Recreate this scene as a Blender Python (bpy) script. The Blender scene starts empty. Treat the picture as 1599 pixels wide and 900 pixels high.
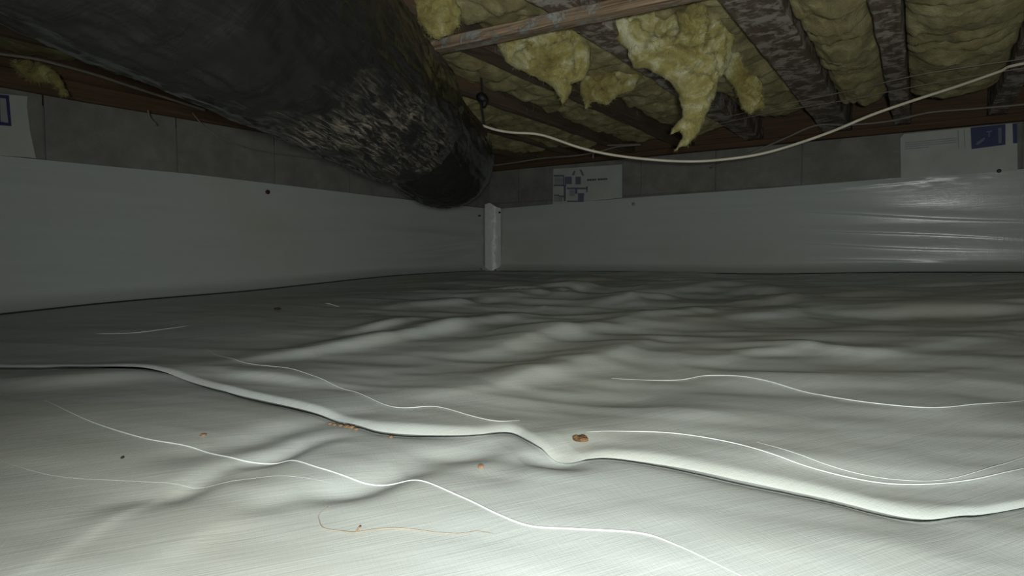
import bpy, math, random
import numpy as np
from mathutils import Vector, Matrix

random.seed(7); np.random.seed(7)
C = bpy.context.scene.collection
SC = bpy.context.scene

# ------------------------------------------------------------------ camera
CZ = 0.24                                   # camera height above the low point of the ground
FPX = 950.0; W, H = 1599.0, 900.0
PITCH = math.atan(51.0 / FPX)
cam_d = bpy.data.cameras.new('camera'); cam = bpy.data.objects.new('camera', cam_d); C.objects.link(cam)
cam.location = (0, 0, CZ); cam.rotation_euler = (math.pi / 2 - PITCH, 0, 0)
cam_d.sensor_width = 36.0; cam_d.lens = 36.0 * FPX / W; cam_d.clip_start = 0.02; cam_d.clip_end = 50
SC.camera = cam

# ------------------------------------------------------------------ world, torch, exposure
wd = bpy.data.worlds.new('crawlspace_dark'); SC.world = wd; wd.use_nodes = True
wd.node_tree.nodes['Background'].inputs[0].default_value = (0.8, 0.9, 0.95, 1)
wd.node_tree.nodes['Background'].inputs[1].default_value = 0.006

def spot(name, loc, aim, watts, angle, blend, radius, color):
    d = bpy.data.lights.new(name, 'SPOT'); d.energy = watts; d.spot_size = math.radians(angle)
    d.spot_blend = blend; d.shadow_soft_size = radius; d.color = color
    o = bpy.data.objects.new(name, d); C.objects.link(o); o.location = loc
    o.rotation_euler = (Vector(aim) - Vector(loc)).to_track_quat('-Z', 'Y').to_euler()
    return o
# hand torch / phone lamp carried right beside the lens
spot('torch_light', (0.01, -0.11, CZ + 0.0), (0.26, 0.90, 0.0), 47.5, 160, 1.0, 0.02, (0.96, 1.0, 0.96))

SC.view_settings.view_transform = 'Standard'; SC.view_settings.look = 'None'
SC.view_settings.exposure = 0.0; SC.view_settings.gamma = 1.0
SC.view_settings.use_curve_mapping = False

# ------------------------------------------------------------------ geometry helpers
UA = math.atan(640.0 / FPX)
U = np.array([math.sin(UA), math.cos(UA)])     # along the left wall, away
V = np.array([math.cos(UA), -math.sin(UA)])    # along the right wall, to the right
DU, DV = 3.21, -2.34                           # right wall at u = DU, left wall at v = DV
ZJ = CZ + 0.57                                 # underside of the joists

def P(u, v, z): return np.array([U[0] * u + V[0] * v, U[1] * u + V[1] * v, z])
def uv_of(p): return float(p[0] * U[0] + p[1] * U[1]), float(p[0] * V[0] + p[1] * V[1])
CAMP = np.array([0, 0, CZ])
def ray(px, py):
    a = (px - W / 2) / FPX; b = -(py - H / 2) / FPX
    c, s = math.cos(PITCH), math.sin(PITCH)
    return np.array([a, c + b * s, -s + b * c])
def on_u(px, py, u):                           # pixel onto the plane parallel to the right wall
    d = ray(px, py); return CAMP + d * u / (d[0] * U[0] + d[1] * U[1])
def on_v(px, py, v):
    d = ray(px, py); return CAMP + d * v / (d[0] * V[0] + d[1] * V[1])
def on_y(px, py, y):
    d = ray(px, py); return CAMP + d * y / d[1]
def on_z(px, py, z):
    d = ray(px, py); return CAMP + d * (z - CZ) / d[2]

def hsh(ix, iy, iz, seed):
    n = (ix.astype(np.int64) * 374761393 + iy.astype(np.int64) * 668265263 + iz.astype(np.int64) * 2147483647 + seed * 974711) & 0x7fffffff
    n = ((n ^ (n >> 13)) * 1274126177) & 0x7fffffff
    return ((n ^ (n >> 16)) & 0xffff) / 32767.5 - 1.0
def vnoise(x, y, z=None, seed=0):
    x = np.asarray(x, float); y = np.asarray(y, float)
    z = np.zeros_like(x) if z is None else np.asarray(z, float)
    ix, iy, iz = np.floor(x), np.floor(y), np.floor(z)
    fx, fy, fz = x - ix, y - iy, z - iz
    fx = fx * fx * fx * (fx * (fx * 6 - 15) + 10); fy = fy * fy * fy * (fy * (fy * 6 - 15) + 10); fz = fz * fz * fz * (fz * (fz * 6 - 15) + 10)
    r = 0
    for a in (0, 1):
        for b in (0, 1):
            for c in (0, 1):
                w = (fx if a else 1 - fx) * (fy if b else 1 - fy) * (fz if c else 1 - fz)
                r = r + w * hsh(ix + a, iy + b, iz + c, seed)
    return r
def fbm(x, y, z=None, o=4, seed=0):
    r = 0; a = 1.0; k = 1.0; t = 0
    for i in range(o):
        r = r + a * vnoise(np.asarray(x) * k, np.asarray(y) * k, None if z is None else np.asarray(z) * k, seed + i * 17)
        t += a; a *= 0.5; k *= 2.03
    return r / t

def mesh_obj(name, verts, faces, mat, parent=None, smooth=True, uvs=None, base=True):
    verts = np.asarray(verts, float)
    lo, hi = verts.min(0), verts.max(0)
    off = np.array([(lo[0] + hi[0]) / 2, (lo[1] + hi[1]) / 2, lo[2]]) if (base and parent is None) else np.zeros(3)
    if parent is not None: off = np.array(parent['_o'] if '_o' in parent else (0, 0, 0))
    me = bpy.data.meshes.new(name)
    me.from_pydata((verts - off).tolist(), [], [tuple(int(i) for i in f) for f in faces])
    if uvs is not None:
        l = me.uv_layers.new(name='UVMap')
        vi = np.empty(len(me.loops), np.int32); me.loops.foreach_get('vertex_index', vi)
        l.data.foreach_set('uv', np.asarray(uvs, np.float32)[vi].ravel())
    if smooth: me.polygons.foreach_set('use_smooth', [True] * len(me.polygons))
    me.materials.append(mat); me.update()
    o = bpy.data.objects.new(name, me); C.objects.link(o)
    if parent is None:
        o.location = off; o['_o'] = off.tolist()
    else:
        o.parent = parent; o['_o'] = off.tolist()
    return o
def empty(name, loc):
    o = bpy.data.objects.new(name, None); C.objects.link(o); o.location = loc; o['_o'] = list(map(float, loc))
    o.empty_display_size = 0.05; return o
def tag(o, label, cat, group=None):
    o['label'] = label; o['category'] = cat
    if group: o['group'] = group
    return o
def structure(o): o['kind'] = 'structure'; return o

def grid_faces(nr, nc, flip=False, wrap=False):
    i = np.arange(nr - 1)[:, None]; j = np.arange(nc if wrap else nc - 1)[None, :]
    j2 = (j + 1) % nc
    a = i * nc + j; b = i * nc + j2; c = (i + 1) * nc + j2; d = (i + 1) * nc + j
    f = np.stack(np.broadcast_arrays(a, b, c, d), -1).reshape(-1, 4)
    return f[:, ::-1] if flip else f

def box_uv(u0, u1, v0, v1, z0, z1):
    vs = [P(u, v, z) for u in (u0, u1) for v in (v0, v1) for z in (z0, z1)]
    fs = [(0, 1, 3, 2), (4, 6, 7, 5), (0, 4, 5, 1), (2, 3, 7, 6), (0, 2, 6, 4), (1, 5, 7, 3)]
    return vs, fs
def bevel(o, w=0.004, seg=2):
    m = o.modifiers.new('bevel', 'BEVEL'); m.width = w; m.segments = seg; m.limit_method = 'ANGLE'; return o

def spline(pts, n):                                 # Catmull-Rom through points, even-ish sampling
    p = np.asarray(pts, float); p = np.vstack([2 * p[0] - p[1], p, 2 * p[-1] - p[-2]])
    seg = len(p) - 3; out = []
    for t in np.linspace(0, seg - 1e-9, n):
        k = int(t); f = t - k
        a, b, c, d = p[k], p[k + 1], p[k + 2], p[k + 3]
        out.append(0.5 * (2 * b + (c - a) * f + (2 * a - 5 * b + 4 * c - d) * f * f + (3 * b - a - 3 * c + d) * f ** 3))
    return np.array(out)
def frames(path):
    t = np.gradient(path, axis=0); t /= np.linalg.norm(t, axis=1)[:, None]
    n = np.zeros_like(t); ref = np.array([0, 0, 1.0])
    if abs(t[0] @ ref) > 0.9: ref = np.array([1.0, 0, 0])
    n[0] = ref - t[0] * (t[0] @ ref); n[0] /= np.linalg.norm(n[0])
    for i in range(1, len(t)):
        q = n[i - 1] - t[i] * (n[i - 1] @ t[i]); n[i] = q / np.linalg.norm(q)
    return t, n, np.cross(t, n)
def tube(path, r, seg=10, caps=True):
    path = np.asarray(path, float); t, n, b = frames(path); m = len(path)
    r = np.broadcast_to(np.asarray(r, float), (m,))
    th = np.linspace(0, 2 * math.pi, seg, endpoint=False)
    vs = (path[:, None, :] + r[:, None, None] * (np.cos(th)[None, :, None] * n[:, None, :] + np.sin(th)[None, :, None] * b[:, None, :])).reshape(-1, 3)
    fs = [tuple(f) for f in grid_faces(m, seg, wrap=True)]
    if caps: fs += [tuple(range(seg))[::-1], tuple(range((m - 1) * seg, m * seg))]
    return vs, fs

# ------------------------------------------------------------------ materials
def new_mat(name):
    m = bpy.data.materials.new(name); m.use_nodes = True
    nt = m.node_tree; return m, nt, nt.nodes['Principled BSDF']
def N(nt, t, **kw):
    n = nt.nodes.new(t)
    for k, v in kw.items():
        if k in n.inputs: n.inputs[k].default_value = v
        else: setattr(n, k, v)
    return n
def coords(nt, kind='Object', scale=(1, 1, 1), rot=(0, 0, 0)):
    tc = N(nt, 'ShaderNodeTexCoord'); mp = N(nt, 'ShaderNodeMapping')
    mp.inputs['Scale'].default_value = scale; mp.inputs['Rotation'].default_value = rot
    nt.links.new(tc.outputs[kind], mp.inputs[0]); return mp.outputs[0]
def ramp(nt, src, stops):
    r = N(nt, 'ShaderNodeValToRGB'); e = r.color_ramp.elements
    while len(e) < len(stops): e.new(0.5)
    for i, (p, c) in enumerate(stops): e[i].position = p; e[i].color = tuple(c) + (1,) if len(c) == 3 else c
    nt.links.new(src, r.inputs[0]); return r.outputs[0]
def simple(name, col, rough=0.6, metal=0.0, nscale=30, var=0.25, bump=0.0, spec=0.5):
    m, nt, b = new_mat(name)
    n = N(nt, 'ShaderNodeTexNoise', Scale=nscale, Detail=4.0); nt.links.new(coords(nt), n.inputs['Vector'])
    c = ramp(nt, n.outputs[0], [(0.3, tuple(x * (1 - var) for x in col)), (0.7, tuple(min(1, x * (1 + var)) for x in col))])
    nt.links.new(c, b.inputs['Base Color']); b.inputs['Roughness'].default_value = rough
    b.inputs['Metallic'].default_value = metal; b.inputs['Specular IOR Level'].default_value = spec
    if bump:
        bp = N(nt, 'ShaderNodeBump', Strength=bump, Distance=0.01); nt.links.new(n.outputs[0], bp.inputs['Height']); nt.links.new(bp.outputs[0], b.inputs['Normal'])
    return m

def liner_material(name, col, rough, weave=0.2, streak=0.2, rot=-0.4, vertical=False):
    m, nt, b = new_mat(name)
    # woven reinforcement: two crossing thread directions, plus long soft pull lines
    if vertical: mv = coords(nt, 'UV')
    else: mv = coords(nt, 'Object', rot=(0, 0, rot))
    hs = []
    for sc in ((14, 520, 520), (520, 14, 520)):
        q = N(nt, 'ShaderNodeMapping'); q.inputs['Scale'].default_value = sc; nt.links.new(mv, q.inputs[0])
        w = N(nt, 'ShaderNodeTexNoise', Scale=1.0, Detail=3.0, Roughness=0.55); nt.links.new(q.outputs[0], w.inputs['Vector']); hs.append(w.outputs[0])
    add = N(nt, 'ShaderNodeMath', operation='ADD'); nt.links.new(hs[0], add.inputs[0]); nt.links.new(hs[1], add.inputs[1])
    mp = N(nt, 'ShaderNodeMapping'); mp.inputs['Scale'].default_value = (2.2, 60, 60) if not vertical else (1.2, 26, 1); nt.links.new(mv, mp.inputs[0])
    ns = N(nt, 'ShaderNodeTexNoise', Scale=1.0, Detail=6.0, Roughness=0.65, Distortion=0.4); nt.links.new(mp.outputs[0], ns.inputs['Vector'])
    b1 = N(nt, 'ShaderNodeBump', Strength=weave, Distance=0.0012); nt.links.new(add.outputs[0], b1.inputs['Height'])
    b2 = N(nt, 'ShaderNodeBump', Strength=streak, Distance=0.003); nt.links.new(ns.outputs[0], b2.inputs['Height']); nt.links.new(b1.outputs[0], b2.inputs['Normal'])
    nt.links.new(b2.outputs[0], b.inputs['Normal'])
    big = N(nt, 'ShaderNodeTexNoise', Scale=1.3, Detail=6.0, Roughness=0.62); nt.links.new(coords(nt), big.inputs['Vector'])
    c1 = ramp(nt, ns.outputs[0], [(0.3, tuple(x * 0.9 for x in col)), (0.72, col)])
    dust = N(nt, 'ShaderNodeMixRGB', blend_type='MIX'); dust.inputs[2].default_value = (col[0] * 0.91, col[1] * 0.86, col[2] * 0.77, 1)
    fac = ramp(nt, big.outputs[0], [(0.45, (0, 0, 0)), (0.68, (0.85, 0.85, 0.85))])
    nt.links.new(fac, dust.inputs[0]); nt.links.new(c1, dust.inputs[1]); nt.links.new(dust.outputs[0], b.inputs['Base Color'])
    rr = ramp(nt, ns.outputs[0], [(0.3, (rough + 0.08,) * 3), (0.7, (rough - 0.05,) * 3)]); nt.links.new(rr, b.inputs['Roughness'])
    b.inputs['Specular IOR Level'].default_value = 0.5
    return m
M = {}
M['liner'] = liner_material('white_woven_poly', (0.60, 0.635, 0.61), 0.42)
M['liner_wall'] = liner_material('white_woven_poly_wall', (0.56, 0.60, 0.585), 0.20, weave=0.15, streak=0.16, vertical=True)
M['crease'] = simple('white_fold_line', (0.70, 0.73, 0.71), 0.45, nscale=60, var=0.08)
M['tape'] = simple('white_seam_tape', (0.74, 0.77, 0.76), 0.35, nscale=25, var=0.06, bump=0.3)
M['pin'] = simple('black_pin', (0.012, 0.011, 0.010), 0.5)
M['rustpin'] = simple('dark_red_pin', (0.06, 0.018, 0.014), 0.5)
M['dirt'] = simple('brown_ground_soil', (0.12, 0.085, 0.055), 0.95, nscale=18, var=0.4, bump=0.6)

def concrete(name, col):
    m, nt, b = new_mat(name)
    v = coords(nt); n = N(nt, 'ShaderNodeTexNoise', Scale=9.0, Detail=8.0, Roughness=0.65); nt.links.new(v, n.inputs['Vector'])
    g = N(nt, 'ShaderNodeTexNoise', Scale=160.0, Detail=3.0); nt.links.new(v, g.inputs['Vector'])
    nt.links.new(ramp(nt, n.outputs[0], [(0.3, tuple(x * 0.75 for x in col)), (0.7, tuple(x * 1.2 for x in col))]), b.inputs['Base Color'])
    bp = N(nt, 'ShaderNodeBump', Strength=0.5, Distance=0.003); nt.links.new(g.outputs[0], bp.inputs['Height']); nt.links.new(bp.outputs[0], b.inputs['Normal'])
    b.inputs['Roughness'].default_value = 0.92; return m
M['block'] = concrete('grey_concrete_block', (0.225, 0.22, 0.20))
M['mortar'] = concrete('mortar', (0.22, 0.215, 0.20))

def wood(name, dark, light, flake=None, amount=0.5):
    m, nt, b = new_mat(name)
    v = coords(nt, 'UV', (3, 60, 1))
    n = N(nt, 'ShaderNodeTexNoise', Scale=1.0, Detail=7.0, Roughness=0.62, Distortion=0.6); nt.links.new(v, n.inputs['Vector'])
    col = ramp(nt, n.outputs[0], [(0.3, dark), (0.7, light)])
    hgt = n.outputs[0]
    if flake:
        k = N(nt, 'ShaderNodeTexNoise', Scale=16.0, Detail=8.0, Roughness=0.72, Distortion=0.35); nt.links.new(coords(nt), k.inputs['Vector'])
        msk = ramp(nt, k.outputs[0], [(amount - 0.02, (0, 0, 0)), (amount + 0.05, (1, 1, 1))])
        mx = N(nt, 'ShaderNodeMixRGB'); mx.inputs[2].default_value = tuple(flake) + (1,)
        nt.links.new(msk, mx.inputs[0]); nt.links.new(col, mx.inputs[1]); col = mx.outputs[0]; hgt = msk
    nt.links.new(col, b.inputs['Base Color']); b.inputs['Roughness'].default_value = 0.8
    bp = N(nt, 'ShaderNodeBump', Strength=0.6, Distance=0.003); nt.links.new(hgt, bp.inputs['Height']); nt.links.new(bp.outputs[0], b.inputs['Normal'])
    return m
M['joist'] = wood('weathered_joist', (0.07, 0.05, 0.035), (0.17, 0.125, 0.09), (0.36, 0.32, 0.28), 0.50)
M['joist_dark'] = wood('dark_joist', (0.06, 0.04, 0.028), (0.15, 0.10, 0.065), (0.25, 0.21, 0.18), 0.62)
M['sill'] = wood('brown_sill_wood', (0.055, 0.032, 0.018), (0.14, 0.082, 0.042))
M['board'] = wood('grey_brown_board', (0.09, 0.055, 0.03), (0.40, 0.29, 0.19), (0.26, 0.26, 0.235), 0.54)
M['subfloor'] = wood('subfloor_wood', (0.06, 0.04, 0.03), (0.15, 0.10, 0.07))

def fiberglass(name, a, bcol, pale):
    m, nt, b = new_mat(name)
    v = coords(nt)
    n = N(nt, 'ShaderNodeTexNoise', Scale=11.0, Detail=9.0, Roughness=0.66, Distortion=0.7); nt.links.new(v, n.inputs['Vector'])
    f = N(nt, 'ShaderNodeTexNoise', Scale=130.0, Detail=5.0, Roughness=0.7); nt.links.new(v, f.inputs['Vector'])
    c = ramp(nt, n.outputs[0], [(0.34, a), (0.5, bcol), (0.64, pale)])
    nt.links.new(c, b.inputs['Base Color']); b.inputs['Roughness'].default_value = 1.0; b.inputs['Specular IOR Level'].default_value = 0.1
    b.inputs['Sheen Weight'].default_value = 0.35; b.inputs['Sheen Tint'].default_value = (0.9, 0.9, 0.6, 1)
    mx = N(nt, 'ShaderNodeMath', operation='ADD'); nt.links.new(n.outputs[0], mx.inputs[0]); nt.links.new(f.outputs[0], mx.inputs[1])
    bp = N(nt, 'ShaderNodeBump', Strength=0.9, Distance=0.008); nt.links.new(mx.outputs[0], bp.inputs['Height']); nt.links.new(bp.outputs[0], b.inputs['Normal'])
    return m
M['batt'] = fiberglass('yellow_fiberglass_batt', (0.13, 0.095, 0.045), (0.27, 0.22, 0.095), (0.43, 0.375, 0.20))
M['tuft'] = fiberglass('pale_yellow_fiberglass', (0.20, 0.145, 0.035), (0.40, 0.35, 0.12), (0.70, 0.68, 0.47))

def duct_material(name, crinkle, dust_glint_amt):
    m, nt, b = new_mat(name)
    uv = coords(nt, 'UV')
    def mapped(scale, rot, loc=(0, 0, 0)):
        mp = N(nt, 'ShaderNodeMapping'); mp.inputs['Scale'].default_value = scale; mp.inputs['Rotation'].default_value = (0, 0, rot); mp.inputs['Location'].default_value = loc
        nt.links.new(uv, mp.inputs[0]); return mp.outputs[0]
    def nz(scale, rot, **kw):
        n = N(nt, 'ShaderNodeTexNoise', Scale=1.0, **kw); nt.links.new(mapped(scale, rot), n.inputs['Vector']); return n.outputs[0]
    def math_(op, x, y):
        q = N(nt, 'ShaderNodeMath', operation=op)
        for i, v in enumerate((x, y)):
            if isinstance(v, (int, float)): q.inputs[i].default_value = v
            else: nt.links.new(v, q.inputs[i])
        return q.outputs[0]
    soft = nz((7, 3.5, 1), 0.5, Detail=2.0, Roughness=0.45)                  # broad soft crumples
    pull = nz((75, 3.5, 1), 0.12, Detail=3.0, Roughness=0.5)                # fine lines round the tube
    fine = nz((11, 85, 1), 0.42, Detail=4.0, Roughness=0.6)                 # scuffed crinkles along the underside
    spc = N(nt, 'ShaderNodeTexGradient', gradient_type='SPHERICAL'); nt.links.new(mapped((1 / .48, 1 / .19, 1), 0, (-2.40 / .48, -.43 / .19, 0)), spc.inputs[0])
    hgt = math_('ADD', math_('MULTIPLY', soft, 2.2), math_('ADD', math_('MULTIPLY', pull, 0.16), math_('MULTIPLY', fine, math_('ADD', math_('MULTIPLY', spc.outputs[1], 0.9 * dust_glint_amt), 0.05))))
    bp = N(nt, 'ShaderNodeBump', Strength=crinkle, Distance=0.018); nt.links.new(hgt, bp.inputs['Height']); nt.links.new(bp.outputs[0], b.inputs['Normal'])
    # dust streaks along the underside, coloured paler to paint in the crinkle highlights
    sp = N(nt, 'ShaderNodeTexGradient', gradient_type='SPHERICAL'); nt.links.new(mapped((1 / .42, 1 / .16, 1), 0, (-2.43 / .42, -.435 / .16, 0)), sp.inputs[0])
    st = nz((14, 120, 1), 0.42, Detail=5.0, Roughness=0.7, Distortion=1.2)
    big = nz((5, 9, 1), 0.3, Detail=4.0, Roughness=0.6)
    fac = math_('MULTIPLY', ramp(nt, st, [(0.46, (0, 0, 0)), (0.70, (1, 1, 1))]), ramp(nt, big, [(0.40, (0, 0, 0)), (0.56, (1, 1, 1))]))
    fac = math_('MULTIPLY', fac, math_('ADD', math_('MULTIPLY', math_('POWER', sp.outputs[1], 0.6), dust_glint_amt), 0.02 * dust_glint_amt))
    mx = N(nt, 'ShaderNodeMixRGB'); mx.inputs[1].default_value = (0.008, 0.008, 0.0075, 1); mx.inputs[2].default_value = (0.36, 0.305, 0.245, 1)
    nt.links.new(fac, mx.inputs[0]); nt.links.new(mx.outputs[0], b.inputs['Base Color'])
    nt.links.new(ramp(nt, big, [(0.35, (0.20,) * 3), (0.7, (0.32,) * 3)]), b.inputs['Roughness'])
    b.inputs['Specular IOR Level'].default_value = 0.28
    return m
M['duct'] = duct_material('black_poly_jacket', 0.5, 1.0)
M['duct_far'] = duct_material('black_poly_jacket_smooth', 0.25, 0.0)
M['cable'] = simple('white_cable_sheath', (0.62, 0.58, 0.46), 0.5, nscale=15, var=0.12)
M['cable_grey'] = simple('dusty_grey_cable', (0.21, 0.18, 0.15), 0.6, nscale=15, var=0.2)
M['black'] = simple('black_strap', (0.006, 0.006, 0.006), 0.6)
M['foam'] = simple('white_foam_board', (0.47, 0.48, 0.455), 0.7, nscale=12, var=0.08)
M['blueprint'] = simple('navy_print', (0.022, 0.032, 0.11), 0.6, var=0.1)
M['bluegrey'] = simple('faded_blue_print', (0.13, 0.155, 0.21), 0.6, var=0.1)
M['greyprint'] = simple('pale_grey_print', (0.30, 0.31, 0.33), 0.6, var=0.1)
M['darkprint'] = simple('dark_print', (0.10, 0.105, 0.11), 0.6, var=0.1)
M['chip'] = simple('brown_wood_chip', (0.14, 0.075, 0.028), 0.8, nscale=180, var=0.7, bump=0.5)
M['clay'] = simple('orange_clay_crumb', (0.27, 0.155, 0.085), 0.9, nscale=200, var=0.4)
M['root'] = simple('tan_root_fibre', (0.38, 0.31, 0.23), 0.8)
M['darkspeck'] = simple('dark_speck', (0.03, 0.028, 0.022), 0.8)

# ------------------------------------------------------------------ the ground surface
ctrl = []
def cp(px, py, z): ctrl.append(on_z(px, py, CZ + z))
for a in [(800, 900, -.24), (0, 900, -.235), (1599, 900, -.235), (400, 800, -.232), (1200, 800, -.233), (800, 700, -.22), (800, 600, -.207), (800, 500, -.175),
          (800, 450, -.125), (100, 640, -.212), (100, 560, -.206), (450, 560, -.202), (450, 480, -.158), (1400, 640, -.212), (1400, 520, -.170), (1500, 462, -.122), (1150, 470, -.146)]:
    cp(*a)
for px, py in ((0, 490), (150, 474), (380, 455), (600, 432), (740, 424)): ctrl.append(on_v(px, py, DV))
for px, py in ((790, 424), (1000, 425), (1200, 428), (1400, 425), (1599, 425)): ctrl.append(on_u(px, py, DU))
for u, v, z in ((-1.5, DV, -.22), (-1.5, 0, -.25), (-1.5, 2.5, -.22), (DU, 1.8, -.05), (0.5, 2.5, -.2), (0, -1.2, -.235)): ctrl.append(P(u, v, CZ + z))
ctrl = np.array(ctrl)
def tps(r2): return np.where(r2 > 1e-12, r2 * np.log(r2 + 1e-12), 0)
_n = len(ctrl)
_A = np.zeros((_n + 3, _n + 3))
_d2 = ((ctrl[:, None, :2] - ctrl[None, :, :2]) ** 2).sum(-1)
_A[:_n, :_n] = tps(_d2) + np.eye(_n) * 0.02
_A[:_n, _n] = 1; _A[:_n, _n + 1:] = ctrl[:, :2]; _A[_n, :_n] = 1; _A[_n + 1:, :_n] = ctrl[:, :2].T
_w = np.linalg.solve(_A, np.concatenate([ctrl[:, 2], np.zeros(3)]))
def h_base(x, y):
    x = np.asarray(x, float); y = np.asarray(y, float)
    r = _w[_n] + _w[_n + 1] * x + _w[_n + 2] * y
    for i in range(_n): r = r + _w[i] * tps((x - ctrl[i, 0]) ** 2 + (y - ctrl[i, 1]) ** 2)
    return r
def hit(px, py):                                   # pixel direction meets the smooth ground
    d = ray(px, py); t = 0.25
    for i in range(4000):
        p = CAMP + d * t
        if p[2] <= float(h_base(p[0], p[1])): break
        t += 0.004 + 0.002 * t
    lo, hi = t - 0.02, t
    for i in range(20):
        m = (lo + hi) / 2; p = CAMP + d * m
        if p[2] <= float(h_base(p[0], p[1])): hi = m
        else: lo = m
    return CAMP + d * hi

# (pixel a, pixel b, half width in m, height in m): folds of the sheet over the uneven soil
FOLDS = []
def fold(ax, ay, bx, by, w, h):
    a, b = hit(ax, ay), hit(bx, by); FOLDS.append((a[:2], b[:2], w * (0.85 if h > 0.0055 else 1), h * (1.3 if h > 0.0055 else 1)))
for f in [(370, 728, 485, 694, .018, -.008), (250, 772, 360, 745, .022, -.006), (470, 778, 640, 738, .022, -.008), (620, 728, 780, 688, .03, -.010),
          (60, 872, 265, 762, .014, .0018), (330, 700, 520, 655, .03, -.006), (820, 720, 900, 705, .03, -.009), (240, 860, 420, 790, .03, .0025),
          (440, 560, 800, 500, .045, .016), (780, 545, 960, 515, .06, .018), (760, 605, 900, 580, .05, .012), (900, 575, 1000, 545, .05, .010),
          (950, 476, 1060, 466, .05, .014), (1040, 456, 1180, 448, .06, .012), (1000, 503, 1100, 490, .05, .014), (1130, 500, 1260, 488, .06, .015),
          (1190, 478, 1340, 460, .06, .012), (1150, 560, 1250, 550, .03, .008), (1200, 546, 1340, 556, .035, .008), (840, 462, 930, 450, .05, .012),
          (700, 458, 880, 452, .04, .010), (1340, 560, 1560, 530, .04, .006), (640, 480, 760, 472, .05, .010), (560, 520, 640, 505, .03, .010),
          (0, 600, 250, 586, .07, .010), (860, 640, 1000, 610, .06, -.008), (1000, 640, 1250, 660, .06, .006), (1330, 488, 1599, 486, .05, .012),
          (1050, 440, 1400, 438, .05, .010), (360, 585, 470, 600, .03, .006)]:
    fold(*f)
def wrinkles(x, y):
    r = np.zeros_like(np.asarray(x, float))
    for a, b, w, h in FOLDS:
        d = b - a; L = np.linalg.norm(d); d = d / L; n = np.array([-d[1], d[0]])
        s = (x - a[0]) * d[0] + (y - a[1]) * d[1]; q = (x - a[0]) * n[0] + (y - a[1]) * n[1]
        if n @ a < 0: q = -q
        q = q + 0.25 * w * np.sin(s / L * 5 + h * 900)
        q = np.where(q > 0, q / 1.9, q / 0.75) if h > 0 else q
        s = s / L
        e = np.where(s < 0, -s, np.where(s > 1, s - 1, 0)) * L
        r = r + h * np.exp(-(q / w) ** 2) * np.exp(-(e / (w * 2.2)) ** 2) * (0.55 + 0.45 * np.sin(np.clip(s, 0, 1) * math.pi))
    return r
def h_full(x, y):
    x = np.asarray(x, float); y = np.asarray(y, float)
    d = np.sqrt(x * x + y * y)
    k = np.clip((d - 0.5) / 2.0, 0, 1)
    xr = x * 0.97 - y * 0.24; yr = x * 0.24 + y * 0.97
    far = fbm(xr * 1.6, yr * 4.6, o=3, seed=3) * 0.030 * k
    mid = fbm(xr * 3.0, yr * 7.5, o=3, seed=11) * (0.006 + 0.008 * k)
    n1 = vnoise(xr * 2.1 + 0.4 * yr, yr * 5.2, seed=51); n2 = vnoise(xr * 4.6 - 0.5 * yr, yr * 10.5, seed=52)
    rid = ((1 - np.abs(n1)) ** 3 * 0.011 + (1 - np.abs(n2)) ** 3 * 0.005) * k
    uu = x * U[0] + y * U[1]; vv = x * V[0] + y * V[1]
    edge = np.clip(np.minimum(DU - uu, vv - DV) / 0.45, 0, 1); edge = edge * edge * (3 - 2 * edge)
    calm = np.clip((x + 0.9) / 0.9, 0.25, 1)                      # the sheet lies flatter toward the left wall
    return h_base(x, y) + (wrinkles(x, y) + (far * 0.7 + mid + rid) * calm) * edge

# seam where the far sheet laps over the near one
seam_px = [(20, 574), (130, 577), (250, 585), (370, 613), (500, 646), (560, 664), (600, 673), (680, 677), (745, 678), (800, 673), (840, 695), (880, 714),
           (960, 717), (1080, 736), (1270, 768), (1420, 802), (1500, 800), (1599, 786)]
sw = [hit(*p)[:2] for p in seam_px]
uL = float(sw[0] @ U)
sw = [U * (uL - 0.25) + V * DV, U * (uL - 0.12) + V * (DV + 0.55)] + sw
dirr = sw[-1] - sw[-2]
sw += [sw[-1] + np.array([0.35, 0.10]), np.array([1.6, 0.95]), np.array([2.9, 1.2])]
seam = spline(sw, 900)
# lip height along the seam (in pixel x of the photo where the fold stands up more or less)
lip_x = [-3.0, seam[0][0], hit(250, 585)[0], hit(450, 630)[0], hit(560, 664)[0], hit(640, 676)[0], hit(745, 678)[0], hit(820, 685)[0], hit(880, 714)[0], hit(960, 717)[0], hit(1150, 748)[0], hit(1350, 785)[0], hit(1500, 800)[0], 3.0]
lip_h = [.001, .001, .003, .006, .004, .0055, .0025, .0035, .0008, .003, .0055, .0045, .003, .002]
NA, NB = 900, 240
def seam_lip(x): return np.interp(x, lip_x, lip_h)

# ground soil under the sheets
gx = np.linspace(-1.55, DU, 60); gv = np.linspace(DV, 2.6, 60)
pts = np.array([[P(u, v, 0) for v in gv] for u in gx]).reshape(-1, 3)
pts[:, 2] = h_base(pts[:, 0], pts[:, 1]) - 0.06
fl = structure(mesh_obj('floor', pts, grid_faces(60, 60, flip=True), M['dirt']))

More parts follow.
